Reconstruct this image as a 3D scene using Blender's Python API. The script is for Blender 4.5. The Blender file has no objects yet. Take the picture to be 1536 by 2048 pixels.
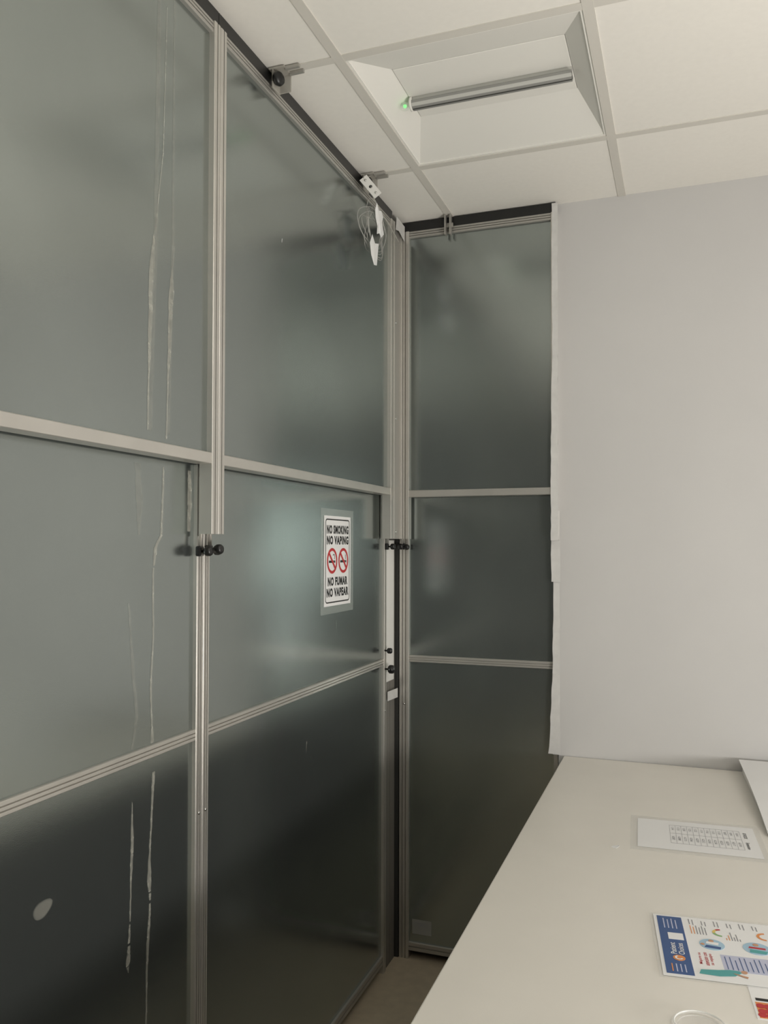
import bpy, bmesh, math, random
from mathutils import Vector, Matrix
random.seed(4)
S = bpy.context.scene
COL = S.collection
try:
    S.view_settings.view_transform = 'Standard'
except Exception:
    pass

# ------------------------------------------------------------------ materials
def mat(name, col, rough=0.6, metal=0.0, noise=0.0, nscale=20.0, bump=0.0, bscale=200.0,
        spec=0.5, alpha=1.0, emit=None, estr=0.0, col2=None, trans=0.0):
    m = bpy.data.materials.new(name); m.use_nodes = True
    nt = m.node_tree; b = nt.nodes['Principled BSDF']
    b.inputs['Base Color'].default_value = (*col, 1)
    b.inputs['Roughness'].default_value = rough
    b.inputs['Metallic'].default_value = metal
    b.inputs['Specular IOR Level'].default_value = spec
    b.inputs['Alpha'].default_value = alpha
    b.inputs['Transmission Weight'].default_value = trans
    if emit:
        b.inputs['Emission Color'].default_value = (*emit, 1)
        b.inputs['Emission Strength'].default_value = estr
    tc = nt.nodes.new('ShaderNodeTexCoord')
    if noise > 0 or col2:
        n = nt.nodes.new('ShaderNodeTexNoise'); n.inputs['Scale'].default_value = nscale
        n.inputs['Detail'].default_value = 6
        nt.links.new(tc.outputs['Object'], n.inputs['Vector'])
        r = nt.nodes.new('ShaderNodeValToRGB')
        r.color_ramp.elements[0].position = 0.3; r.color_ramp.elements[1].position = 0.7
        c2 = col2 or tuple(min(1, c*(1+noise)) for c in col)
        c1 = col if col2 else tuple(c*(1-noise) for c in col)
        r.color_ramp.elements[0].color = (*c1, 1); r.color_ramp.elements[1].color = (*c2, 1)
        nt.links.new(n.outputs['Fac'], r.inputs['Fac'])
        nt.links.new(r.outputs['Color'], b.inputs['Base Color'])
    if bump > 0:
        n2 = nt.nodes.new('ShaderNodeTexNoise'); n2.inputs['Scale'].default_value = bscale
        nt.links.new(tc.outputs['Object'], n2.inputs['Vector'])
        bp = nt.nodes.new('ShaderNodeBump'); bp.inputs['Strength'].default_value = bump
        bp.inputs['Distance'].default_value = 0.001
        nt.links.new(n2.outputs['Fac'], bp.inputs['Height'])
        nt.links.new(bp.outputs['Normal'], b.inputs['Normal'])
    return m

M_wall = mat('wall_paint', (0.595, 0.585, 0.577), 0.85, noise=0.02, nscale=3, bump=0.1, bscale=150)
M_wallrear = mat('wall_rear_dimmed', (0.22, 0.22, 0.22), 0.85, noise=0.02, nscale=3)  # wall colour darkened so the panels mirror a dim room behind
M_tile = mat('ceiling_tile', (0.85, 0.825, 0.775), 0.95, noise=0.012, nscale=60, bump=0.05, bscale=260)
M_tbar = mat('ceiling_tbar', (0.66, 0.635, 0.585), 0.7)
M_dark = mat('dark_void', (0.02, 0.02, 0.02), 0.9)
M_floor = mat('floor_vinyl', (0.50, 0.43, 0.32), 0.5, noise=0.08, nscale=30)
M_panel = mat('panel_frosted', (0.360, 0.397, 0.388), 0.150, metal=0.90, noise=0.05, nscale=2.5, bump=0.08, bscale=900)
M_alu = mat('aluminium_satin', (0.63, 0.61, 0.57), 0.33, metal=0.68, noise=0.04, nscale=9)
M_aludark = mat('aluminium_dark', (0.46, 0.445, 0.415), 0.36, metal=0.55)  # darker grey aluminium for rails, channel and clips
M_chan = mat('channel_dull', (0.20, 0.19, 0.17), 0.55, metal=0.1)
M_black = mat('black_plastic', (0.012, 0.012, 0.012), 0.35)
M_gapshade = mat('gap_shade_dark', (0.03, 0.03, 0.028), 0.6)
M_white = mat('white_plastic', (0.78, 0.77, 0.74), 0.4)
M_silver = mat('silver_strip', (0.86, 0.85, 0.82), 0.4, metal=0.0)
M_lum = mat('luminaire_white', (0.84, 0.825, 0.78), 0.6)
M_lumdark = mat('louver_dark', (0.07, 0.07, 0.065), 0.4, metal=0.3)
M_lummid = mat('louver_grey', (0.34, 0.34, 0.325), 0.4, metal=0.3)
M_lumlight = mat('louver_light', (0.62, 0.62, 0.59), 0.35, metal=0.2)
M_tape = mat('tape_white', (0.66, 0.65, 0.635), 0.5, noise=0.06, nscale=30)
M_resid = mat('tape_residue', (0.58, 0.57, 0.50), 0.6, noise=0.3, nscale=60, alpha=0.34)
M_resid2 = mat('tape_residue_faint', (0.46, 0.46, 0.41), 0.5, noise=0.25, nscale=60, alpha=0.16)
M_smudge = mat('smudge_film', (0.40, 0.40, 0.36), 0.6, alpha=0.13)
M_stick = mat('sticker_faded', (0.55, 0.55, 0.52), 0.5, alpha=0.5)
M_clear = mat('clear_film', (0.80, 0.86, 0.82), 0.25, alpha=0.13)
M_lam = mat('lamination_film', (0.88, 0.88, 0.86), 0.15, alpha=0.16)
M_lid = mat('clear_lid', (0.85, 0.86, 0.85), 0.15, alpha=0.5)
M_clip = mat('clear_plastic', (0.5, 0.48, 0.43), 0.25, alpha=0.7)
M_cable = mat('cable_clear', (0.55, 0.54, 0.51), 0.15, alpha=0.40)
M_paper = mat('paper_white', (0.84, 0.84, 0.84), 0.6)
M_ink = mat('ink_black', (0.015, 0.015, 0.015), 0.6)
M_inkg = mat('ink_grey', (0.25, 0.25, 0.27), 0.6)
M_red = mat('ink_red', (0.50, 0.035, 0.04), 0.6)
M_desk = mat('desk_laminate', (0.79, 0.76, 0.70), 0.40, noise=0.02, nscale=6, bump=0.05, bscale=400)
M_under = mat('underdesk_shade', (0.02, 0.02, 0.023), 0.7)  # near-black, puts the shade under the desk into the colour
M_screw = mat('screw_steel', (0.7, 0.7, 0.68), 0.25, metal=1.0)
M_blue = mat('ink_blue', (0.04, 0.095, 0.26), 0.5)
M_orange = mat('ink_orange', (0.75, 0.28, 0.08), 0.5)
M_lav = mat('ink_lavender', (0.53, 0.55, 0.70), 0.5)
M_teal = mat('ink_teal', (0.08, 0.36, 0.36), 0.5)
M_sky = mat('ink_sky', (0.38, 0.56, 0.70), 0.5)
M_skin = mat('ink_skin', (0.55, 0.30, 0.18), 0.5)
M_green = mat('ink_green', (0.25, 0.46, 0.18), 0.5)
M_yel = mat('ink_yellow', (0.75, 0.55, 0.15), 0.5)
M_led = mat('led_green', (0.1, 0.6, 0.2), 0.3, emit=(0.15, 1.0, 0.15), estr=1.5)
M_win = mat('window_glow', (0.8, 0.9, 0.85), 0.3, emit=(0.80, 1.0, 0.86), estr=1.0)

# ------------------------------------------------------------------ helpers
def add(name, me, parent=None, m=None, smooth=False):
    o = bpy.data.objects.new(name, me); COL.objects.link(o)
    if m is not None:
        me.materials.append(m)
    if smooth:
        for p in me.polygons: p.use_smooth = True
    if parent is not None: o.parent = parent
    return o
def tag(o, label=None, cat=None, kind=None, group=None):
    if label: o['label'] = label
    if cat: o['category'] = cat
    if kind: o['kind'] = kind
    if group: o['group'] = group
    return o
def empty(name, loc, label, cat, group=None):
    o = bpy.data.objects.new(name, None); COL.objects.link(o)
    o.empty_display_size = 0.05
    o.location = loc
    tag(o, label, cat, None, group)
    bpy.context.view_layer.update()
    return o
def setpar(o, p):
    o.parent = p
    o.matrix_parent_inverse = Matrix.Translation(p.location).inverted()
    return o
def mesh_from(name, verts, faces):
    me = bpy.data.meshes.new(name); me.from_pydata([tuple(v) for v in verts], [], faces); me.update()
    bm = bmesh.new(); bm.from_mesh(me); bmesh.ops.recalc_face_normals(bm, faces=bm.faces); bm.to_mesh(me); bm.free()
    return me
def box(name, a, b, m, parent=None, bevel=0.0):
    bm = bmesh.new(); bmesh.ops.create_cube(bm, size=1)
    lo = [min(a[i], b[i]) for i in range(3)]; hi = [max(a[i], b[i]) for i in range(3)]
    c = [(lo[i]+hi[i])/2 for i in range(3)]
    for v in bm.verts:
        v.co = Vector([v.co[i]*(hi[i]-lo[i]) for i in range(3)])
    if bevel > 0:
        bmesh.ops.bevel(bm, geom=bm.edges[:], offset=bevel, segments=2, affect='EDGES', profile=0.5)
    me = bpy.data.meshes.new(name); bm.to_mesh(me); bm.free()
    o = add(name, me, None, m); o.location = c
    if parent is not None: setpar(o, parent)
    return o
def prism(name, prof, O, Sx, Nx, Lx, length, m, parent=None):
    O = Vector(O); Sx = Vector(Sx); Nx = Vector(Nx); Lx = Vector(Lx)
    n = len(prof)
    v = [Sx*s+Nx*t for s, t in prof]+[Sx*s+Nx*t+Lx*length for s, t in prof]
    f = [[i, (i+1) % n, (i+1) % n+n, i+n] for i in range(n)]
    f.append(list(range(n))[::-1]); f.append([i+n for i in range(n)])
    o = add(name, mesh_from(name, v, f), None, m)
    o.location = O
    if parent is not None: setpar(o, parent)
    return o
def rib_profile(w, d, ribs=2, g=0.003, gd=0.004):
    c = 0.0012
    p = [(0, -d), (w, -d), (w, -c), (w-c, 0)]
    for i in range(ribs, 0, -1):
        s = w*i/(ribs+1)
        p += [(s+g/2, 0), (s+g/2, -gd), (s-g/2, -gd), (s-g/2, 0)]
    p += [(c, 0), (0, -c)]
    return p
def lathe(name, prof, loc, axis, m, parent=None, seg=24):
    v = []; f = []
    for r, h in prof:
        for k in range(seg):
            a = 2*math.pi*k/seg
            v.append(Vector((r*math.cos(a), r*math.sin(a), h)))
    n = len(prof)
    for i in range(n-1):
        for k in range(seg):
            f.append([i*seg+k, i*seg+(k+1) % seg, (i+1)*seg+(k+1) % seg, (i+1)*seg+k])
    f.append([k for k in range(seg)][::-1]); f.append([(n-1)*seg+k for k in range(seg)])
    q = Vector((0, 0, 1)).rotation_difference(Vector(axis).normalized())
    v = [q @ x for x in v]
    o = add(name, mesh_from(name, v, f), None, m, smooth=True)
    o.location = loc
    if parent is not None: setpar(o, parent)
    return o
def tube(name, pts, r, m, parent=None, cyclic=False, res=4):
    cu = bpy.data.curves.new(name, 'CURVE'); cu.dimensions = '3D'; cu.bevel_depth = r; cu.bevel_resolution = res
    sp = cu.splines.new('POLY'); sp.points.add(len(pts)-1)
    c = sum((Vector(p) for p in pts), Vector())/len(pts)
    for i, p in enumerate(pts): sp.points[i].co = (*(Vector(p)-c), 1)
    sp.use_cyclic_u = cyclic
    cu.use_fill_caps = True
    t = bpy.data.objects.new(name+'_tmp', cu); COL.objects.link(t)
    bpy.context.view_layer.update()
    me = bpy.data.meshes.new_from_object(t.evaluated_get(bpy.context.evaluated_depsgraph_get()))
    bpy.data.objects.remove(t)
    o = add(name, me, None, None, smooth=True)
    me.materials.clear(); me.materials.append(m)
    o.location = c
    if parent is not None: setpar(o, parent)
    return o
def flat_poly(name, pts, m, parent=None, th=0.0004, normal=None):
    pts = [Vector(p) for p in pts]
    if normal is None:
        normal = (pts[1]-pts[0]).cross(pts[2]-pts[0]).normalized()
    N = Vector(normal)*th
    c = sum(pts, Vector())/len(pts)
    n = len(pts)
    v = [p-c for p in pts]+[p-c+N for p in pts]
    f = [list(range(n))[::-1], [i+n for i in range(n)]]+[[i, (i+1) % n, (i+1) % n+n, i+n] for i in range(n)]
    o = add(name, mesh_from(name, v, f), None, m); o.location = c
    if parent is not None: setpar(o, parent)
    return o
class Frame:
    def __init__(s, O, X, Y):
        s.O = Vector(O); s.X = Vector(X).normalized(); s.Y = Vector(Y).normalized(); s.N = s.X.cross(s.Y)
    def pt(s, x, y, h=0): return s.O+s.X*x+s.Y*y+s.N*h
    def rect(s, name, x0, y0, x1, y1, h, m, parent, th=0.0003):
        return flat_poly(name, [s.pt(x0, y0, h), s.pt(x1, y0, h), s.pt(x1, y1, h), s.pt(x0, y1, h)], m, parent, th, s.N)
    def disc(s, name, x, y, r, h, m, parent, ry=None, seg=32, th=0.0003):
        ry = ry or r
        return flat_poly(name, [s.pt(x+r*math.cos(2*math.pi*k/seg), y+ry*math.sin(2*math.pi*k/seg), h) for k in range(seg)], m, parent, th, s.N)
    def ring(s, name, x, y, r0, r1, h, m, parent, a0=0, a1=360, seg=40, ang=0):
        v = []; f = []; full = (a1-a0) >= 360
        n = seg if full else seg+1
        c = s.pt(x, y, h)
        for k in range(n):
            a = math.radians(a0+(a1-a0)*k/seg)
            for r in (r0, r1):
                v.append(s.X*r*math.cos(a)+s.Y*r*math.sin(a)+s.N*0.0003)
        for k in range(seg):
            a = 2*k; b = 2*((k+1) % n)
            f.append([a, a+1, b+1, b])
        o = add(name, mesh_from(name, v, f), None, m); o.location = c
        return setpar(o, parent)
    def text(s, name, txt, x, y, width, height, h, m, parent, bold=0.0):
        cu = bpy.data.curves.new(name, 'FONT'); cu.body = txt; cu.size = 1; cu.offset = bold
        cu.resolution_u = 3
        if bold > 0.015: cu.space_character = 1.14
        t = bpy.data.objects.new(name+'_tmp', cu); COL.objects.link(t)
        bpy.context.view_layer.update()
        me = bpy.data.meshes.new_from_object(t.evaluated_get(bpy.context.evaluated_depsgraph_get()))
        bpy.data.objects.remove(t)
        xs = [v.co.x for v in me.vertices]; ys = [v.co.y for v in me.vertices]
        if not xs: return None
        w = max(xs)-min(xs); hh = max(ys)-min(ys)
        cx = (max(xs)+min(xs))/2; cy = (max(ys)+min(ys))/2
        kx = width/w if width else height/hh; ky = height/hh
        for v in me.vertices:
            v.co = s.X*((v.co.x-cx)*kx)+s.Y*((v.co.y-cy)*ky)
        me.materials.clear()
        o = add(name, me, None, m); o.location = s.pt(x, y, h+0.0002)
        return setpar(o, parent)

# ------------------------------------------------------------------ dimensions
ZC = 2.65
XL = -0.985
YB = 2.84
XR, YF = 2.4, -1.6
XO, YO = -1.6, 3.5

# ------------------------------------------------------------------ room shell
tag(box('floor', (XO, YF, -0.05), (XR, YO, 0), M_floor), kind='structure', label='beige brown vinyl floor')
tag(box('wall_back', (-0.402, 2.832, 0), (XR, 2.93, ZC+0.1), M_wall), kind='structure', label='plain off-white painted wall')
tag(box('wall_right', (XR, YF, 0), (XR+0.08, YO, ZC+0.1), M_wall), kind='structure', label='off-white painted side wall')
tag(box('wall_left', (XO-0.08, YF, 0), (XO, YO, ZC+0.1), M_dark), kind='structure', label='unlit wall behind the partition')
tag(box('wall_far', (XO, YO, 0), (XR, YO+0.08, ZC+0.1), M_dark), kind='structure', label='unlit wall behind the partition')
wx0, wx1, wz0, wz1 = 1.45, 2.15, 1.05, 1.98
v = []; f = []
xs = [XO, wx0, wx1, XR]; zs = [0, wz0, wz1, ZC+0.1]
for z in zs:
    for x in xs: v.append((x, YF, z))
for j in range(3):
    for i in range(3):
        if (i, j) != (1, 1): f.append([j*4+i, j*4+i+1, (j+1)*4+i+1, (j+1)*4+i])
o = add('wall_front', mesh_from('wall_front', v, f), None, M_wallrear); tag(o, kind='structure', label='dim grey wall with a window')
sm = o.modifiers.new('s', 'SOLIDIFY'); sm.thickness = 0.08; sm.offset = 1
o = box('window_1', (wx0, YF-0.03, wz0), (wx1, YF-0.02, wz1), M_win); tag(o, kind='structure', label='bright window with greenish daylight')

gx = [-0.7745+0.585*k for k in range(-2, 6)]; gx = [XO]+[g for g in gx if XO < g < XR]+[XR]
gy = [1.80+0.612*k for k in range(-6, 3)]; gy = [YF]+[g for g in gy if YF < g < YO]+[YO]
bm = bmesh.new()
for i in range(len(gx)-1):
    for j in range(len(gy)-1):
        if abs(gx[i]+0.7745) < 1e-3 and abs(gy[j]-1.80) < 1e-3: continue
        q = [bm.verts.new((x, y, ZC)) for x, y in ((gx[i], gy[j]), (gx[i], gy[j+1]), (gx[i+1], gy[j+1]), (gx[i+1], gy[j]))]
        bm.faces.new(q)
def bmbox(bm, a, b, mi):
    vs = [bm.verts.new((x, y, z)) for z in (a[2], b[2]) for y in (a[1], b[1]) for x in (a[0], b[0])]
    for q in ((0, 1, 3, 2), (4, 6, 7, 5), (0, 4, 5, 1), (2, 3, 7, 6), (0, 2, 6, 4), (1, 5, 7, 3)):
        fc = bm.faces.new([vs[k] for k in q]); fc.material_index = mi
for x in gx[1:-1]: bmbox(bm, (x-0.0125, YF, ZC-0.003), (x+0.0125, YO, ZC+0.02), 1)
for y in gy[1:-1]: bmbox(bm, (XO, y-0.0125, ZC-0.0025), (XR, y+0.0125, ZC+0.02), 1)
bmbox(bm, (XO, YF, ZC+0.09), (XR, YO, ZC+0.12), 0)
me = bpy.data.meshes.new('ceiling'); bm.to_mesh(me); bm.free()
o = add('ceiling', me); me.materials.append(M_tile); me.materials.append(M_tbar)
tag(o, kind='structure', label='suspended ceiling of off-white tiles in a grey metal grid')

# ------------------------------------------------------------------ partition screens
class Run:
    def __init__(s, kind): s.k = kind
    def P(s, a, t, z):
        return Vector((XL+t, a, z)) if s.k == 'L' else Vector((a, YB-t, z))
    @property
    def A(s): return Vector((0, 1, 0)) if s.k == 'L' else Vector((1, 0, 0))
    @property
    def N(s): return Vector((1, 0, 0)) if s.k == 'L' else Vector((0, -1, 0))
UZ = Vector((0, 0, 1))
RL, RB = Run('L'), Run('B')
def vpost(R, a0, a1, t, z0, z1, par, ribs=2, d=0.028, m=None, name='post', g=0.0030, gd=0.008):
    return prism(name, rib_profile(a1-a0, d, ribs, g, gd), R.P(a0, t, z0), R.A, R.N, UZ, z1-z0, m or M_alu, par)
def hrail(R, a0, a1, t, z0, z1, par, ribs=1, d=0.024, m=None, name='rail'):
    return prism(name, rib_profile(z1-z0, d, ribs, 0.0026, 0.005), R.P(a0, t, z0), UZ, R.N, R.A, a1-a0, m or M_alu, par)
def panel(R, name, a0, a1, t, z0, z1, par, m=None):
    return box(name, R.P(a0, t-0.004, z0), R.P(a1, t, z1), m or M_panel, par)
def knob(R, a, t, z, par, r=0.011, L=0.03):
    o = lathe('knob', [(0.003, 0), (0.003, L*0.35), (r*0.75, L*0.38), (r, L*0.5), (r, L*0.8), (r*0.8, L*0.95), (r*0.4, L)], R.P(a, t, z), R.N, M_black, par)
    o['label'] = 'black plastic clamping knob'
    return o
def screw(R, a, t, z, par, r=0.0038):
    return lathe('screw', [(r, 0), (r, 0.001), (r*0.6, 0.0022), (0.0006, 0.0024)], R.P(a, t, z), R.N, M_screw, par, 12)

ZT = 2.613
def screen(R, a0, a1, u0, u1, label, lw=0.024, uw=0.024, rw=None):
    p = empty('partition_screen', R.P((a0+a1)/2, 0, 0), label, 'room partition', 'telescopic partition screens')
    rl = rw or lw; ru = rw or uw
    vpost(R, a0, a0+lw, 0, 0.0, 1.655, p)
    vpost(R, a1-rl, a1, 0, 0.0, 1.655, p, 2 if rl > 0.02 else 0)
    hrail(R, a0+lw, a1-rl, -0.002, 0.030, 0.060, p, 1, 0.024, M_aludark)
    hrail(R, a0+lw, a1-rl, -0.002, 1.062, 1.086, p, 2)
    panel(R, 'lower_panel', a0+lw-0.004, a1-rl+0.004, -0.010, 0.058, 1.064, p)
    panel(R, 'middle_panel', a0+lw-0.004, a1-rl+0.004, -0.010, 1.084, 1.665, p)
    vpost(R, u0, u0+uw, 0.040, 1.505, ZT, p, 1, 0.032)
    vpost(R, u1-ru, u1, 0.040, 1.505, ZT, p, 1 if ru > 0.02 else 0, 0.032)
    hrail(R, u0+uw, u1-ru, 0.038, 1.655, 1.679, p, 0, 0.036)
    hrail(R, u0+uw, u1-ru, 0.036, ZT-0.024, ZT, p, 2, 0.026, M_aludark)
    panel(R, 'upper_panel', u0+uw-0.004, u1-ru+0.004, 0.026, 1.677, ZT-0.022, p)
    o = box('top_gap_shade', R.P(u0, 0.004, ZT+0.0005), R.P(u1, 0.034, 2.6465), M_black, p)  # black strip paints in the shade of the gap below the ceiling
    o['label'] = 'black strip standing in for the shaded gap under the ceiling'
    return p

A = screen(RL, 0.33, 1.556, 0.33, 1.549, 'grey frosted partition screen with tape residue streaks, aluminium frame')
B = screen(RL, 1.558, 2.735, 1.551, 2.690, 'grey frosted partition screen carrying the no smoking sign')
C = screen(RB, -0.974, -0.404, -0.952, -0.404, 'narrow grey frosted partition screen beside the white wall', 0.036, 0.026, 0.016)

for (R, par, a, kz) in ((RL, A, 1.532, 1.468), (RL, B, 1.568, 1.470), (RL, B, 2.722, 1.478), (RB, C, -0.960, 1.478)):
    lathe('telescopic_rod', [(0.0045, 0), (0.0045, 0.17)], R.P(a, 0.008, kz-0.01), UZ, M_alu, par, 12)
    box('clamp', R.P(a-0.009, 0.0, kz-0.011), R.P(a+0.009, 0.012, kz+0.011), M_black, par, 0.003)
    knob(R, a, 0.010, kz, par, 0.0105, 0.026)
knob(RL, 1.558, 0.020, 1.472, B, 0.0110, 0.026)
knob(RB, -0.940, 0.0, 1.476, C, 0.010, 0.026)
knob(RL, 2.715, 0.0, 1.115, B, 0.010, 0.028)
knob(RL, 2.722, 0.0, 1.050, B, 0.015, 0.034)
for a, par in ((1.544, A), (1.570, B), (2.722, B)): screw(RL, a, 0, 0.905, par)
screw(RB, -0.955, 0, 0.91, C)
box('rod_cover', RL.P(1.530, 0.0005, 1.500), RL.P(1.547, 0.007, 1.650), M_chan, A, 0.002)

# corner post between side run and end run
cp = empty('corner_post', (XL+0.02, 2.77, 0), 'satin aluminium corner channel with screws, taped at the top', 'partition post')
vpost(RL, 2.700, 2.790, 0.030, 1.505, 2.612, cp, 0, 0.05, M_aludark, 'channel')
vpost(RL, 2.692, 2.700, 0.042, 1.505, 2.612, cp, 0, 0.05, M_alu, 'flange')
vpost(RL, 2.788, 2.796, 0.036, 1.505, 2.612, cp, 0, 0.05, M_alu, 'flange')
vpost(RL, 2.737, 2.838, -0.006, 0.0, 1.503, cp, 1, 0.02, M_chan, 'lower_channel', 0.004)
box('joint_gap_shade', (-1.010, 2.839, 0.0), (-0.9765, 2.866, 1.503), M_gapshade, cp)  # dark block added where the joint is only a shaded gap
for z in (1.53, 1.93, 2.27): screw(RL, 2.745, 0.030, z, cp, 0.005)
flat_poly('filler_strip', [RL.P(2.742, -0.0055, 1.00), RL.P(2.822, -0.0055, 1.00), RL.P(2.822, -0.0055, 1.50), RL.P(2.742, -0.0055, 1.50)], M_silver, cp, 0.002, RL.N)['label'] = 'silvery white filler strip'
tag(flat_poly('tape_piece', [RL.P(2.737, 0.003, 0.935), RL.P(2.825, 0.010, 0.935), RL.P(2.825, 0.010, 0.968), RL.P(2.737, 0.003, 0.968)], M_tape, None, 0.0006),
    'short white tape bridging the corner gap', 'tape')
tag(flat_poly('tape_piece', [RL.P(2.70, 0.0435, 2.585), RL.P(2.735, 0.0435, 2.592), RL.P(2.795, 0.0435, 2.575), RL.P(2.797, 0.0435, 2.63), RL.P(2.71, 0.0435, 2.635)], M_tape, None, 0.0008, RL.N),
    'white tape over the top of the corner post', 'tape')

def streak(par, t, pts, m, k=0.8, da=0.0, gap=0.0, wav=1.0):
    L = []; Rr = []
    n = 14
    full = []
    for i in range(len(pts)-1):
        for j2 in range(n):
            q = j2/n
            full.append([pts[i][j]*(1-q)+pts[i+1][j]*q for j in range(3)])
    full.append(list(pts[-1]))
    r1 = r2 = 0.9; jit = 0
    for a, z, w in full:
        r1 = 0.8*r1+0.2*random.uniform(0.1, 1.8); r2 = 0.8*r2+0.2*random.uniform(0.1, 1.8)
        jit = 0.9*jit+wav*random.uniform(-0.0003, 0.0003)
        L.append(RL.P(a+da+jit-k*w*r1, t, z)); Rr.append(RL.P(a+da+jit+k*w*r2, t, z))
    c = L[0].copy()
    v = [p-c for p in L+Rr]; N = len(L)
    f = [[i, i+1, N+i+1, N+i] for i in range(N-1) if random.random() >= gap]
    o = add('adhesive_residue', mesh_from('adhesive_residue', v, f), None, m); o.location = c
    o['label'] = 'dried whitish tape residue streak'
    setpar(o, par)
TU, TL = 0.0268, -0.0092
streak(A, TU, [(1.385, 2.55, 0.001), (1.375, 2.25, 0.0015), (1.352, 2.09, 0.002)], M_resid, 0.8, -0.015)
streak(A, TU, [(1.348, 2.08, 0.003), (1.342, 2.02, 0.0075), (1.338, 1.90, 0.0065), (1.334, 1.80, 0.003), (1.332, 1.70, 0.003)], M_resid, 0.9, -0.015)
streak(A, TU, [(1.425, 2.08, 0.001), (1.418, 2.03, 0.001), (1.415, 1.99, 0.008), (1.410, 1.86, 0.006), (1.406, 1.80, 0.003), (1.402, 1.69, 0.003)], M_resid, 0.9, -0.025)
streak(A, TU, [(1.36, 2.58, 0.005), (1.355, 2.1, 0.006), (1.34, 1.7, 0.006)], M_resid2, 1, -0.015)
streak(A, TU, [(1.42, 2.58, 0.003), (1.42, 2.1, 0.004), (1.41, 1.7, 0.004)], M_resid2, 1, -0.025)
streak(A, TL, [(1.300, 1.64, 0.010), (1.306, 1.57, 0.009), (1.307, 1.50, 0.003)], M_resid2, 1.2, 0.035)
streak(A, TL, [(1.375, 1.64, 0.003), (1.370, 1.50, 0.005), (1.350, 1.475, 0.006), (1.343, 1.42, 0.003), (1.345, 1.30, 0.003), (1.338, 1.20, 0.004), (1.342, 1.12, 0.003), (1.344, 1.088, 0.007)], M_resid, 0.85, 0.045, 0.03, 1.5)
streak(A, TL, [(1.262, 1.37, 0.002), (1.275, 1.27, 0.004), (1.29, 1.15, 0.004), (1.275, 1.09, 0.002)], M_resid2, 1.2, 0.05, 0.0, 1.5)
streak(A, TL, [(1.340, 1.03, 0.006), (1.333, 0.94, 0.003), (1.330, 0.88, 0.003), (1.328, 0.82, 0.008), (1.332, 0.78, 0.003), (1.326, 0.70, 0.005), (1.322, 0.55, 0.003), (1.318, 0.4, 0.001)], M_resid, 0.85, 0.055, 0.03, 1.8)
streak(A, TL, [(1.268, 0.99, 0.001), (1.270, 0.91, 0.005), (1.266, 0.83, 0.003), (1.264, 0.76, 0.002), (1.258, 0.69, 0.007), (1.26, 0.67, 0.001)], M_resid, 0.85, 0.060, 0.03, 1.5)
streak(A, TL, [(1.513, 1.64, 0.007), (1.515, 1.57, 0.008), (1.513, 1.51, 0.006)], M_resid, 1.0)
streak(B, TL, [(2.31, 1.255, 0.004), (2.31, 1.20, 0.001)], M_resid2)
streak(B, TU, [(1.87, 2.262, 0.0015), (1.868, 2.252, 0.001)], M_paper)
streak(B, TL, [(2.105, 0.935, 0.002), (2.10, 0.90, 0.001)], M_resid)
# soft rounded smudge on the lowest panel
Fs = Frame(RL.P(1.095, TL, 0.882), (0, 1, 0.15), (0, -0.15, 1))
for i, (sx, sy) in enumerate(((0.022, 0.014), (0.019, 0.012), (0.015, 0.0095), (0.010, 0.007))):
    n = 28
    pts = [Fs.pt(sx*(1+0.06*math.sin(3*t+1))*math.cos(t), sy*(1+0.06*math.sin(3*t+1))*math.sin(t), 0.0001*i) for t in [2*math.pi*k/n for k in range(n)]]
    o = flat_poly('smudge', pts, M_smudge, A, 0.00005, Fs.N); o['label'] = 'faint rounded whitish smudge'

# ------------------------------------------------------------------ no smoking sign
sg = empty('no_smoking_sign', RL.P(2.318, -0.008, 1.42), 'white no smoking no vaping paper sign taped under clear film', 'sign')
F = Frame(RL.P(2.318, -0.0095, 1.435), (0, 1, 0), (0, 0, 1))
F.rect('clear_film', -0.124, -0.158, 0.126, 0.156, 0.0, M_clear, sg)
F.rect('paper', -0.102, -0.135, 0.102, 0.135, 0.0006, M_paper, sg)
H = 0.0012
def rrect(F, name, x0, y0, x1, y1, r, w, h, m, par):
    def loop(x0, y0, x1, y1, r):
        out = []
        for cx, cy, a in ((x1-r, y1-r, 0), (x0+r, y1-r, 90), (x0+r, y0+r, 180), (x1-r, y0+r, 270)):
            for k in range(7):
                t = math.radians(a+15*k); out.append((cx+r*math.cos(t), cy+r*math.sin(t)))
        return out
    o1 = loop(x0, y0, x1, y1, r); o2 = loop(x0+w, y0+w, x1-w, y1-w, max(r-w, 0.001)); n = len(o1)
    c = F.pt((x0+x1)/2, (y0+y1)/2, h)
    v = [F.pt(*p, h)-c for p in o1+o2]; f = [[i, (i+1) % n, (i+1) % n+n, i+n] for i in range(n)]
    o = add(name, mesh_from(name, v, f), None, m); o.location = c; return setpar(o, par)
rrect(F, 'border', -0.093, -0.126, 0.093, 0.126, 0.012, 0.0038, H, M_ink, sg)
for txt, y in (('NO SMOKING', 0.094), ('NO VAPING', 0.062), ('NO FUMAR', -0.062), ('NO VAPEAR', -0.095)):
    F.text('lettering', txt, 0, y, 0.166 if len(txt) > 8 else 0.150, 0.0265, H, M_ink, sg, 0.052)
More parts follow.
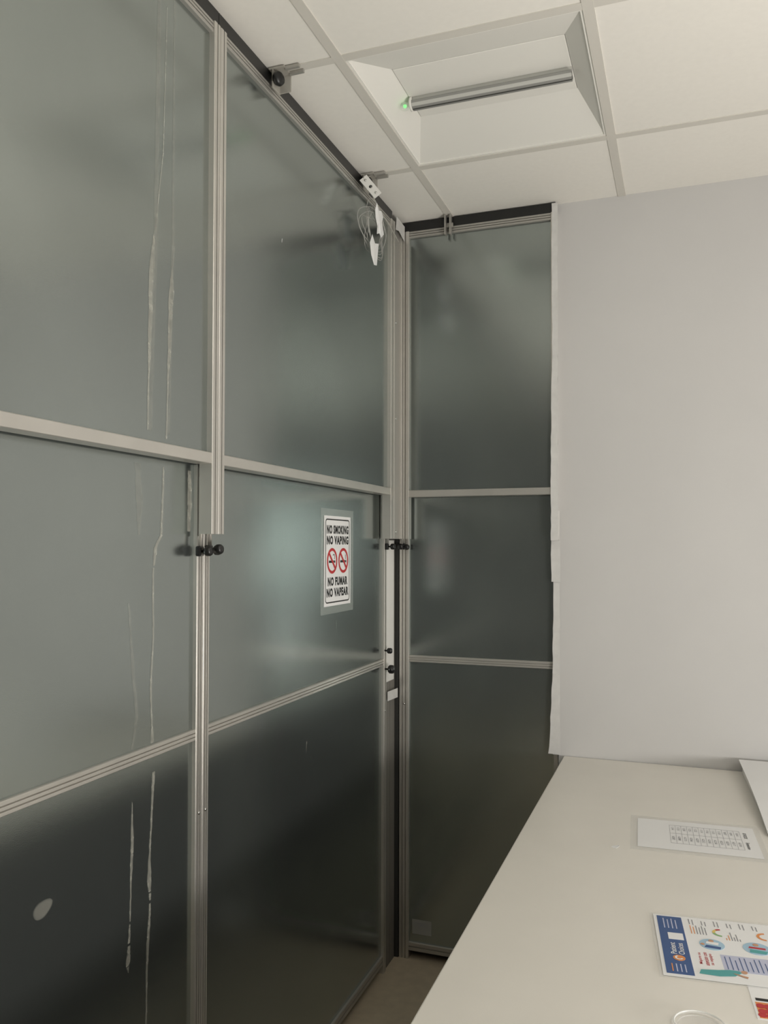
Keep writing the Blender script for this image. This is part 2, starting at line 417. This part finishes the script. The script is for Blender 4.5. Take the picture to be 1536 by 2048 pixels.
for cx in (-0.043, 0.043):
    F.ring('prohibition_ring', cx, 0.0, 0.030, 0.0385, H, M_red, sg)
    F.rect('cigarette', cx-0.024, -0.006, cx+0.014, 0.001, H-0.0001, M_ink, sg)
    F.rect('cigarette_tip', cx+0.016, -0.006, cx+0.023, 0.001, H-0.0001, M_ink, sg)
    if cx < 0:
        F.ring('smoke', cx+0.012, 0.012, 0.006, 0.0085, H, M_ink, sg, -60, 150, 14)
    else:
        F.rect('vapour', cx+0.016, 0.004, cx+0.019, 0.018, H-0.0001, M_ink, sg)
    d = 0.0225; e = 0.0030
    flat_poly('slash', [F.pt(cx-d-e, d-e, H+0.0001), F.pt(cx+d-e, -d-e, H+0.0001), F.pt(cx+d+e, -d+e, H+0.0001), F.pt(cx-d+e, d+e, H+0.0001)], M_red, sg, 0.0003, F.N)

lb = empty('small_label', (-0.895, YB+0.009, 0.10), 'small faded white sticker low on the partition panel', 'label')
FB = Frame((-0.890, YB+0.0095, 0.115), (1, 0, 0), (0, 0, 1))
FB.rect('sticker', -0.036, -0.026, 0.036, 0.026, 0, M_stick, lb)
FB.rect('print', -0.026, 0.012, 0.016, 0.014, 0.0006, M_inkg, lb)
FB.rect('print', -0.026, 0.005, 0.024, 0.0065, 0.0006, M_inkg, lb)
FB.rect('print', 0.002, -0.014, 0.006, -0.010, 0.0006, M_inkg, lb)

# ------------------------------------------------------------------ tape along the white wall
def ragged_strip(name, x0, x1, z0, z1, y, m, label, dx=0.0, amp=0.4):
    n = int((z1-z0)/0.025)+2; v = []
    r = 0
    for k in range(n):
        z = z0+(z1-z0)*k/(n-1)
        r = 0.75*r+amp*random.uniform(-0.0022, 0.0022)
        v.append(Vector((x0+dx*k/(n-1)+r, y-random.uniform(0, 0.0010), z)))
    for k in range(n):
        z = z0+(z1-z0)*k/(n-1)
        v.append(Vector((x1+amp*random.uniform(-0.0012, 0.0012), y, z)))
    c = Vector(((x0+x1)/2, y, (z0+z1)/2))
    v = [p-c for p in v]; f = [[i, i+1, n+i+1, n+i] for i in range(n-1)]
    o = add(name, mesh_from(name, v, f), None, m); o.location = c
    md = o.modifiers.new('s', 'SOLIDIFY'); md.thickness = 0.0006
    tag(o, label, 'tape', None, 'tape strips sealing the wall joint')
    return o
ragged_strip('tape_strip', -0.421, -0.397, 1.50, 2.642, 2.7985, M_tape, 'white tape strip sealing the screen edge', 0.006, 0.7)
ragged_strip('tape_strip', -0.424, -0.394, 1.36, 1.50, 2.822, M_tape, 'short white tape patch on the wall joint')
ragged_strip('tape_strip', -0.421, -0.396, 0.778, 1.60, 2.827, M_tape, 'lower white tape strip sealing the wall joint', 0.003, 0.7)
ragged_strip('tape_strip', -0.434, -0.404, 0.780, 1.05, 2.8245, M_tape, 'wide loose white tape piece above the desk', 0.012, 0.9)

# ------------------------------------------------------------------ ceiling luminaire
lum = empty('ceiling_luminaire', (-0.482, 2.108, ZC), 'recessed square ceiling light, unlit, with louver strip', 'ceiling light')
ox0, ox1, oy0, oy1 = -0.7745+0.0126, -0.1895-0.0126, 1.8126, 2.412-0.0126
DP = 0.046
ix0, ix1, iy0, iy1 = -0.695, -0.260, 1.962, 2.207
lp = 0.006
def Q(x0, x1, y0, y1, z): return [(x0, y0, z), (x1, y0, z), (x1, y1, z), (x0, y1, z)]
vv = Q(ox0, ox1, oy0, oy1, ZC)+Q(ox0+lp, ox1-lp, oy0+lp, oy1-lp, ZC)+Q(ox0+lp, ox1-lp, oy0+lp, oy1-lp, ZC+0.003)+Q(ix0, ix1, iy0, iy1, ZC+DP)
fc = []
for r in range(3):
    for k in range(4): fc.append([r*4+k, r*4+(k+1) % 4, (r+1)*4+(k+1) % 4, (r+1)*4+k])
vv = [Vector(q)-Vector((-0.482, 2.108, ZC)) for q in vv]
o = add('reflector_housing', mesh_from('reflector_housing', vv, fc), None, M_lum); o.location = (-0.482, 2.108, ZC); setpar(o, lum)
box('back_plate', (ix0+0.001, iy0+0.001, ZC+DP-0.002), (ix1-0.001, iy1-0.001, ZC+DP+0.004), M_lum, lum, 0.0015)
def halfround(name, x0, x1, yc, z, r, a0, a1, m):
    n = 8; prof = []
    for k in range(n+1):
        a = math.radians(a0+(a1-a0)*k/n); prof.append((r*math.cos(a), r*math.sin(a)))
    for k in range(n, -1, -1):
        a = math.radians(a0+(a1-a0)*k/n); prof.append(((r-0.004)*math.cos(a), (r-0.004)*math.sin(a)))
    return prism(name, prof, (x0, yc, z), (0, 1, 0), (0, 0, 1), (1, 0, 0), x1-x0, m, lum)
zt = ZC+0.028; YT = 2.104
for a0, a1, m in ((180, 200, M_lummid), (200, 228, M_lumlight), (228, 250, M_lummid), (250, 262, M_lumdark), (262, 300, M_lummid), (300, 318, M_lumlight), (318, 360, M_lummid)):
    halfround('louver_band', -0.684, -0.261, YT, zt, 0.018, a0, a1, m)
box('louver_body', (-0.684, YT-0.006, zt-0.002), (-0.261, YT+0.006, ZC+DP-0.0021), M_lumlight, lum)
box('louver_top', (-0.684, YT-0.0165, zt-0.001), (-0.261, YT+0.0165, zt+0.002), M_lummid, lum)
lathe('end_cap', [(0.018, 0), (0.018, 0.006), (0.014, 0.008)], (-0.685, YT, zt), (-1, 0, 0), M_lum, lum)
lathe('indicator_light', [(0.0045, 0), (0.0045, 0.004), (0.0025, 0.006)], (-0.704, YT-0.010, zt-0.006), (0, 0, -1), M_led, lum, 12)
lathe('indicator_cover', [(0.012, 0), (0.013, 0.006), (0.011, 0.012), (0.004, 0.015)], (-0.704, YT-0.010, zt-0.003), (0, 0, -1), M_clear, lum, 16)

# ------------------------------------------------------------------ ceiling brackets
def bracket(y, plate):
    b = empty('ceiling_bracket', (-0.93, y, ZC-0.004), 'clear plastic ceiling clip with black knob above the screen' if not plate else 'ceiling clip with a white perforated plate dangling from it', 'bracket', 'ceiling clips holding the partition')
    box('clip_plate', (-0.948, y-0.022, ZC-0.0075), (-0.905, y+0.022, ZC-0.0032), M_clip, b, 0.0015)
    for dy in (-0.012, 0.012):
        box('prong', (-0.907, y+dy-0.004, ZC-0.012), (-0.868, y+dy+0.004, ZC-0.0032), M_aludark, b, 0.0015)
    box('hook', (-0.940, y-0.020, ZC-0.052), (-0.936, y+0.020, ZC-0.007), M_clip, b, 0.001)
    box('hook', (-0.938, y+0.017, ZC-0.050), (-0.906, y+0.020, ZC-0.007), M_clip, b, 0.001)
    lathe('knob', [(0.004, 0), (0.004, 0.006), (0.014, 0.008), (0.017, 0.014), (0.015, 0.022), (0.006, 0.025)], (-0.940, y-0.008, ZC-0.030), (1, -0.3, 0), M_black, b)
    if plate:
        Fp = Frame((-0.890, y-0.085, 2.572), (0.60, 0.22, -0.77), (0.72, 0.26, 0.64))
        w, h = 0.036, 0.0135
        bm = bmesh.new()
        segs = 16
        holes = [(-0.025, 0.004), (0.0, 0.0055), (0.025, 0.004)]
        cuts = [-w, -0.0125, 0.0125, w]
        for hi, (hx, hr) in enumerate(holes):
            x0, x1 = cuts[hi], cuts[hi+1]
            ring = []; outer = []
            for k in range(segs):
                a = 2*math.pi*k/segs+math.pi/4
                ring.append((hx+hr*math.cos(a), hr*math.sin(a)))
                c, s = math.cos(a), math.sin(a)
                q = max(abs(c), abs(s)); ux, uy = c/q, s/q
                outer.append(((x0+x1)/2+ux*(x1-x0)/2, uy*h))
            rv = [bm.verts.new(Fp.pt(*p)-Fp.O) for p in ring]; ov = [bm.verts.new(Fp.pt(*p)-Fp.O) for p in outer]
            for k in range(segs):
                j = (k+1) % segs; bm.faces.new([rv[k], rv[j], ov[j], ov[k]])
        bmesh.ops.remove_doubles(bm, verts=bm.verts, dist=0.0002)
        bmesh.ops.recalc_face_normals(bm, faces=bm.faces)
        me = bpy.data.meshes.new('perforated_plate'); bm.to_mesh(me); bm.free()
        o = add('perforated_plate', me, None, M_white); o.location = Fp.O; setpar(o, b)
        md = o.modifiers.new('s', 'SOLIDIFY'); md.thickness = 0.003
        for hx in (-0.025, 0.025):
            lathe('screw', [(0.0038, 0), (0.0038, 0.002), (0.002, 0.003)], Fp.pt(hx, 0, 0), Fp.N, M_screw, b, 12)
        tube('tie', [Fp.pt(-0.034, 0, 0.001), (-0.905, y-0.05, ZC-0.03), (-0.92, y-0.01, ZC-0.012)], 0.0015, M_clip, b)
    return b
bracket(1.795, False)
bracket(2.405, True)
bb = empty('ceiling_bracket', (-0.775, 2.795, ZC-0.004), 'metal clip joining ceiling grid and end screen', 'bracket', 'ceiling clips holding the partition')
for dx in (-0.010, 0.008):
    box('clip_leg', (-0.775+dx-0.0025, 2.775, ZC-0.075), (-0.775+dx+0.0025, 2.797, ZC-0.0032), M_aludark, bb, 0.001)
box('clip_bridge', (-0.790, 2.790, ZC-0.045), (-0.760, 2.798, ZC-0.030), M_aludark, bb, 0.001)

# ------------------------------------------------------------------ cable coil with tags
cc = empty('cable_coil', (-0.93, 2.44, 2.56), 'coiled clear cable hanging with white paper tags', 'cable')
for k in range(8):
    pts = []
    rr = 0.084+0.024*random.uniform(-1, 1); rz = 0.066+0.014*random.uniform(-1, 1)
    oy = random.uniform(-0.022, 0.022); oz = random.uniform(-0.018, 0.018); ph = random.uniform(0, 6.28)
    for i in range(48):
        a = 2*math.pi*i/48
        w1 = 1+0.12*math.sin(3*a+ph)+0.05*math.sin(5*a+2*ph)
        pts.append((-0.925+0.008*math.sin(2*a+k)+0.0015*k, 2.425+oy+rr*math.cos(a)*w1, 2.480+oz+rz*math.sin(a)*w1))
    tube('cable_loop', pts, 0.0014, M_cable, cc, True, 2)
tube('cable_lead', [(-0.925, 2.40, 2.64), (-0.922, 2.43, 2.585), (-0.918, 2.50, 2.56), (-0.92, 2.60, 2.545), (-0.925, 2.68, 2.535)], 0.002, M_clip, cc)
def crumple(pts, n=(0.35, -0.9, 0.1)):
    P_ = [Vector(p) for p in pts]; c = sum(P_, Vector())/len(P_)
    nn = Vector(n).normalized()
    v = [nn*0.008]+[(p-c)*1.0+nn*random.uniform(-0.009, 0.009) for p in P_]
    k = len(P_); f = [[0, 1+i, 1+(i+1) % k] for i in range(k)]
    o = add('paper_tag', mesh_from('paper_tag', v, f), None, M_paper); o.location = c; setpar(o, cc)
    md = o.modifiers.new('s', 'SOLIDIFY'); md.thickness = 0.0006
crumple([(-0.903, 2.395, 2.535), (-0.903, 2.410, 2.556), (-0.903, 2.430, 2.545), (-0.903, 2.450, 2.550), (-0.903, 2.468, 2.540), (-0.903, 2.456, 2.515), (-0.903, 2.474, 2.485), (-0.905, 2.455, 2.462), (-0.905, 2.438, 2.476), (-0.905, 2.416, 2.460), (-0.905, 2.420, 2.490), (-0.905, 2.405, 2.510)])
crumple([(-0.905, 2.355, 2.412), (-0.905, 2.375, 2.444), (-0.905, 2.400, 2.430), (-0.905, 2.432, 2.438), (-0.905, 2.424, 2.404), (-0.905, 2.416, 2.366), (-0.905, 2.392, 2.354), (-0.905, 2.368, 2.378)])

# ------------------------------------------------------------------ desk
dk = empty('desk', (0.4, 1.75, 0), 'long off-white laminate desk against the wall', 'desk')
ZD = 0.776
box('desktop', (-0.384, 0.62, ZD-0.022), (1.25, 2.828, ZD), M_desk, dk, 0.003)
box('added_end_panel', (-0.30, 0.70, 0.0), (-0.275, 2.75, ZD-0.022), M_under, dk, 0.001)  # unseen dark panel added to keep the mirrored underside of the desk dark
box('added_end_panel', (1.18, 0.70, 0.0), (1.205, 2.75, ZD-0.022), M_under, dk, 0.001)
box('modesty_panel', (-0.275, 2.70, 0.15), (1.18, 2.72, ZD-0.022), M_under, dk, 0.001)

pl = empty('extension_list', (0.03, 2.15, ZD), 'white sheet with a small printed table, taped to the desk', 'paper sheet')
F = Frame((0.016, 2.150, ZD+0.0004), (0.05, -1, 0), (1, 0.05, 0))
F.rect('clear_film', -0.126, -0.145, 0.126, 0.158, 0, M_lam, pl)
F.rect('sheet', -0.105, -0.128, 0.105, 0.145, 0.0005, M_paper, pl)
h = 0.0010
nr = 12; top = 0.100; rowh = 0.0135
F.text('print', 'ID ROCK', -0.040, 0.121, 0.040, 0.008, h, M_ink, pl, 0.01)
F.text('print', 'Extension', 0.030, 0.121, 0.045, 0.008, h, M_ink, pl, 0.01)
for r in range(nr+1):
    y = top+0.01-r*rowh
    F.rect('table_line', -0.070, y-0.0003, 0.060, y+0.0003, h, M_inkg, pl, 0.0002)
for x in (-0.070, -0.010, 0.060):
    F.rect('table_line', x-0.0003, top+0.01-nr*rowh, x+0.0003, top+0.01, h, M_inkg, pl, 0.0002)
for r in range(nr):
    y = top+0.01-(r+0.5)*rowh
    F.text('print', str(101+r*3), -0.045, y, 0.020, 0.006, h, M_inkg, pl)
    F.text('print', str(6210+r*7), 0.025, y, 0.026, 0.006, h, M_inkg, pl)

# white folder with a lifted cover by the wall
fo = empty('document_folder', (0.37, 2.50, ZD), 'white card folder with lifted cover on the desk', 'folder')
x0a, x1a = 0.0, 0.36
prof = [(0.0, 0.012), (0.08, 0.020), (0.20, 0.030), (0.36, 0.038), (0.60, 0.041)]
v = []; f = []
for (yy, zz) in prof:
    for xx in (x0a, x1a*0.5, x1a): v.append(Vector((0.186-0.050*yy+xx-0.37, 2.21+yy-2.50, zz)))
for j in range(len(prof)-1):
    for i in range(2): f.append([j*3+i, j*3+i+1, (j+1)*3+i+1, (j+1)*3+i])
o = add('cover', mesh_from('cover', v, f), None, M_paper); o.location = (0.37, 2.50, ZD); setpar(o, fo)
md = o.modifiers.new('s', 'SOLIDIFY'); md.thickness = 0.002
v2 = [Vector((0.194-0.37, 2.215-2.5, 0.0005)), Vector((0.53-0.37, 2.215-2.5, 0.0005)), Vector((0.505-0.37, 2.80-2.5, 0.0005)), Vector((0.166-0.37, 2.80-2.5, 0.0005)),
      Vector((0.194-0.37, 2.215-2.5, 0.009)), Vector((0.53-0.37, 2.215-2.5, 0.009)), Vector((0.505-0.37, 2.80-2.5, 0.034)), Vector((0.166-0.37, 2.80-2.5, 0.034))]
o = add('sheets', mesh_from('sheets', v2, [[0, 1, 2, 3], [4, 5, 6, 7], [0, 1, 5, 4], [1, 2, 6, 5], [2, 3, 7, 6], [3, 0, 4, 7]]), None, M_white); o.location = (0.37, 2.50, ZD); setpar(o, fo)

# leaflet
lf = empty('leaflet', (0.08, 1.57, ZD), 'laminated colourful information leaflet with a blue header', 'leaflet')
ang = math.radians(6)
ux = Vector((math.cos(ang), math.sin(ang), 0)); uy = Vector((-math.sin(ang), math.cos(ang), 0))
O = Vector((-0.054, 1.558, ZD+0.0012))
F = Frame(O, uy, -ux)
def R_(x0, p0, x1, p1, m, h=0.0008, name='print'): return F.rect(name, x0, -p1, x1, -p0, h, m, lf, 0.0002)
F.rect('lamination', -0.122, -0.300, 0.122, 0.0, 0, M_lam, lf)
F.rect('sheet', -0.116, -0.294, 0.116, -0.006, 0.0004, M_paper, lf)
R_(-0.108, 0.012, 0.110, 0.056, M_blue)
F.text('lettering', 'Patient', -0.018, -0.030, 0.042, 0.010, 0.0011, M_paper, lf, 0.01)
F.text('lettering', 'Choices', -0.018, -0.043, 0.042, 0.010, 0.0011, M_paper, lf, 0.01)
F.disc('emblem', -0.052, -0.037, 0.010, 0.0010, M_orange, lf)
F.ring('emblem_arc', -0.052, -0.037, 0.004, 0.007, 0.0014, M_paper, lf, 20, 250, 16)
for i, y in enumerate((0.022, 0.029, 0.036, 0.043)):
    R_(0.060, y, 0.100-0.004*(i % 2), y+0.0018, M_lav, 0.0011)
    R_(-0.100, y, -0.074, y+0.0018, M_orange if i == 0 else M_lav, 0.0011)
R_(0.016, 0.026, 0.042, 0.052, M_paper, 0.0011)
F.disc('illustration', 0.012, -0.098, 0.021, 0.0008, M_sky, lf)
flat_poly('illustration', [F.pt(-0.004, -0.110, 0.0013), F.pt(0.004, -0.112, 0.0013), F.pt(0.008, -0.088, 0.0013), F.pt(-0.001, -0.084, 0.0013)], M_blue, lf, 0.0002, F.N)
flat_poly('illustration', [F.pt(0.010, -0.108, 0.0013), F.pt(0.020, -0.110, 0.0013), F.pt(0.022, -0.090, 0.0013), F.pt(0.014, -0.088, 0.0013)], M_paper, lf, 0.0002, F.N)
F.disc('illustration', 0.025, -0.098, 0.0045, 0.0013, M_skin, lf)
F.disc('illustration', 0.010, -0.082, 0.0035, 0.0013, M_skin, lf)
F.disc('illustration', 0.014, -0.172, 0.023, 0.0008, M_sky, lf)
flat_poly('illustration', [F.pt(-0.004, -0.184, 0.0013), F.pt(0.006, -0.188, 0.0013), F.pt(0.010, -0.160, 0.0013), F.pt(-0.002, -0.158, 0.0013)], M_teal, lf, 0.0002, F.N)
flat_poly('illustration', [F.pt(0.012, -0.186, 0.0013), F.pt(0.018, -0.186, 0.0013), F.pt(0.020, -0.160, 0.0013), F.pt(0.014, -0.158, 0.0013)], M_red, lf, 0.0002, F.N)
F.disc('illustration', 0.028, -0.172, 0.005, 0.0013, M_skin, lf)
F.ring('gauge', 0.062, -0.120, 0.010, 0.015, 0.0008, M_green, lf, 100, 180, 14)
F.ring('gauge', 0.062, -0.120, 0.010, 0.015, 0.0008, M_yel, lf, 40, 100, 14)
F.ring('gauge', 0.062, -0.120, 0.010, 0.015, 0.0008, M_red, lf, 0, 40, 14)
F.ring('gauge', 0.064, -0.195, 0.010, 0.015, 0.0008, M_orange, lf, 0, 180, 20)
for i in range(6):
    R_(0.048, 0.068+i*0.005, 0.048+0.034-0.006*(i % 2), 0.0695+i*0.005, M_inkg if i > 1 else M_orange)
    R_(0.086, 0.068+i*0.022, 0.108-0.004*(i % 2), 0.0695+i*0.022, M_inkg)
    R_(0.084, 0.074+i*0.022, 0.106-0.004*(i % 2), 0.0755+i*0.022, M_inkg)
    R_(0.036, 0.126+i*0.0045, 0.044+0.030*((i*7) % 5)/5, 0.1275+i*0.0045, M_orange if i < 2 else M_inkg)
    R_(0.046, 0.210+i*0.005, 0.080-0.006*(i % 3), 0.2115+i*0.005, M_inkg)
for i, (t, w) in enumerate((('Mejore su', 0.040), ('atencion con', 0.046), ('su equipo', 0.040))):
    F.text('lettering', t, -0.044, -(0.072+i*0.009), w, 0.007, 0.0008, M_red, lf, 0.012)
R_(-0.078, 0.106, -0.022, 0.285, M_lav, 0.0006)
for i in range(22):
    R_(-0.072, 0.112+i*0.0078, -0.028-0.010*(i % 3 == 2), 0.1134+i*0.0078, M_blue, 0.0009)
F.disc('figure_head', -0.078, -0.136, 0.0050, 0.0014, M_skin, lf)
flat_poly('figure_body', [F.pt(x, y, 0.0013) for x, y in ((-0.082, -0.131), (-0.076, -0.129), (-0.075, -0.114), (-0.080, -0.095), (-0.084, -0.068), (-0.098, -0.064), (-0.100, -0.095), (-0.094, -0.120))], M_teal, lf, 0.0002, F.N)
flat_poly('figure_arm', [F.pt(x, y, 0.0016) for x, y in ((-0.088, -0.120), (-0.085, -0.118), (-0.093, -0.140), (-0.098, -0.138))], M_skin, lf, 0.0002, F.N)

cd = empty('photo_card', (0.17, 1.42, ZD), 'white card printed with red berries, tucked under the leaflet', 'card')
F2 = Frame((0.099, 1.360, ZD+0.0002), (math.cos(0.08), math.sin(0.08), 0), (-math.sin(0.08), math.cos(0.08), 0))
F2.rect('card', 0, 0, 0.20, 0.125, 0, M_paper, cd)
F2.rect('card_picture', 0.004, 0.004, 0.196, 0.050, 0.0003, M_orange, cd, 0.0001)
for k in range(24):
    F2.disc('berry', 0.010+0.010*(k % 8)+random.uniform(-.002, .002), 0.011+0.013*(k//8)+random.uniform(-.002, .002), 0.0066, 0.0005+0.00002*k, M_red, cd, seg=18, th=0.0001)
F2.rect('card_band', 0.006, 0.054, 0.19, 0.062, 0.0004, M_ink, cd, 0.0001)

ld = empty('plastic_lid', (0.018, 1.305, ZD), 'clear round plastic lid lying on the desk', 'lid')
for rr, zz, w_, m_ in ((0.036, 0.006, 0.0012, M_lid), (0.0385, 0.0022, 0.0018, M_lam), (0.031, 0.0018, 0.0008, M_lam)):
    pts = [(0.018+rr*math.cos(2*math.pi*k/48), 1.305+rr*math.sin(2*math.pi*k/48), ZD+zz) for k in range(48)]
    tube('lid_rim', pts, w_, m_, ld, True, 3)
Fl = Frame((0.018, 1.305, ZD+0.0014), (1, 0, 0), (0, 1, 0))
Fl.disc('lid_disc', 0, 0, 0.034, 0, mat('lid_film', (0.8, 0.8, 0.8), 0.2, alpha=0.10), ld)
sc = flat_poly('paper_scrap', [(-0.165, 2.012, ZD+0.0003), (-0.152, 2.008, ZD+0.0003), (-0.146, 2.016, ZD+0.003), (-0.150, 2.024, ZD+0.002), (-0.161, 2.020, ZD+0.0003)], M_paper, None, 0.0008, UZ)
tag(sc, 'tiny torn white paper scrap on the desk', 'paper scrap')

# ------------------------------------------------------------------ lights
def area(name, loc, rot, sx, sy, power, col):
    l = bpy.data.lights.new(name, 'AREA'); l.shape = 'RECTANGLE'; l.size = sx; l.size_y = sy
    l.energy = power; l.color = col
    o = bpy.data.objects.new(name, l); COL.objects.link(o); o.location = loc; o.rotation_euler = rot
    return o
area('window_light', (1.80, YF+0.02, 1.515), (math.radians(90), 0, 0), 0.66, 0.88, 7, (1.0, 0.985, 0.95))
area('fill_up', (1.25, 0.10, 1.60), (math.radians(180), 0, 0), 0.9, 0.9, 18, (1.0, 0.96, 0.905))  # added upward fill for the ceiling, no fitting there
area('fill_up_low', (1.12, 0.90, 0.84), (math.radians(180-16), math.radians(-44), 0), 0.5, 0.5, 42, (1.0, 0.965, 0.91))  # unseen fill thrown up and left to lift the ceiling, no lamp modelled
area('fill_down', (1.50, 0.60, 2.63), (0, math.radians(12), 0), 0.6, 0.6, 14, (1.0, 0.98, 0.94))  # added downward fill to brighten desk and wall
w = bpy.data.worlds.new('world'); S.world = w; w.use_nodes = True
w.node_tree.nodes['Background'].inputs['Color'].default_value = (0.5, 0.5, 0.5, 1)
w.node_tree.nodes['Background'].inputs['Strength'].default_value = 0.02

# ------------------------------------------------------------------ camera
cam = bpy.data.cameras.new('camera'); co = bpy.data.objects.new('camera', cam); COL.objects.link(co)
cam.sensor_fit = 'VERTICAL'; cam.sensor_height = 36; cam.lens = 1650/2048*36
cam.shift_y = 0.0163
cam.clip_start = 0.02
Mx = Matrix.Translation((0, 0, 1.48)) @ Matrix.Rotation(math.radians(20), 4, 'Z') @ Matrix.Rotation(math.radians(91.2), 4, 'X') @ Matrix.Rotation(0.002, 4, 'Z')
co.matrix_world = Mx
S.camera = co
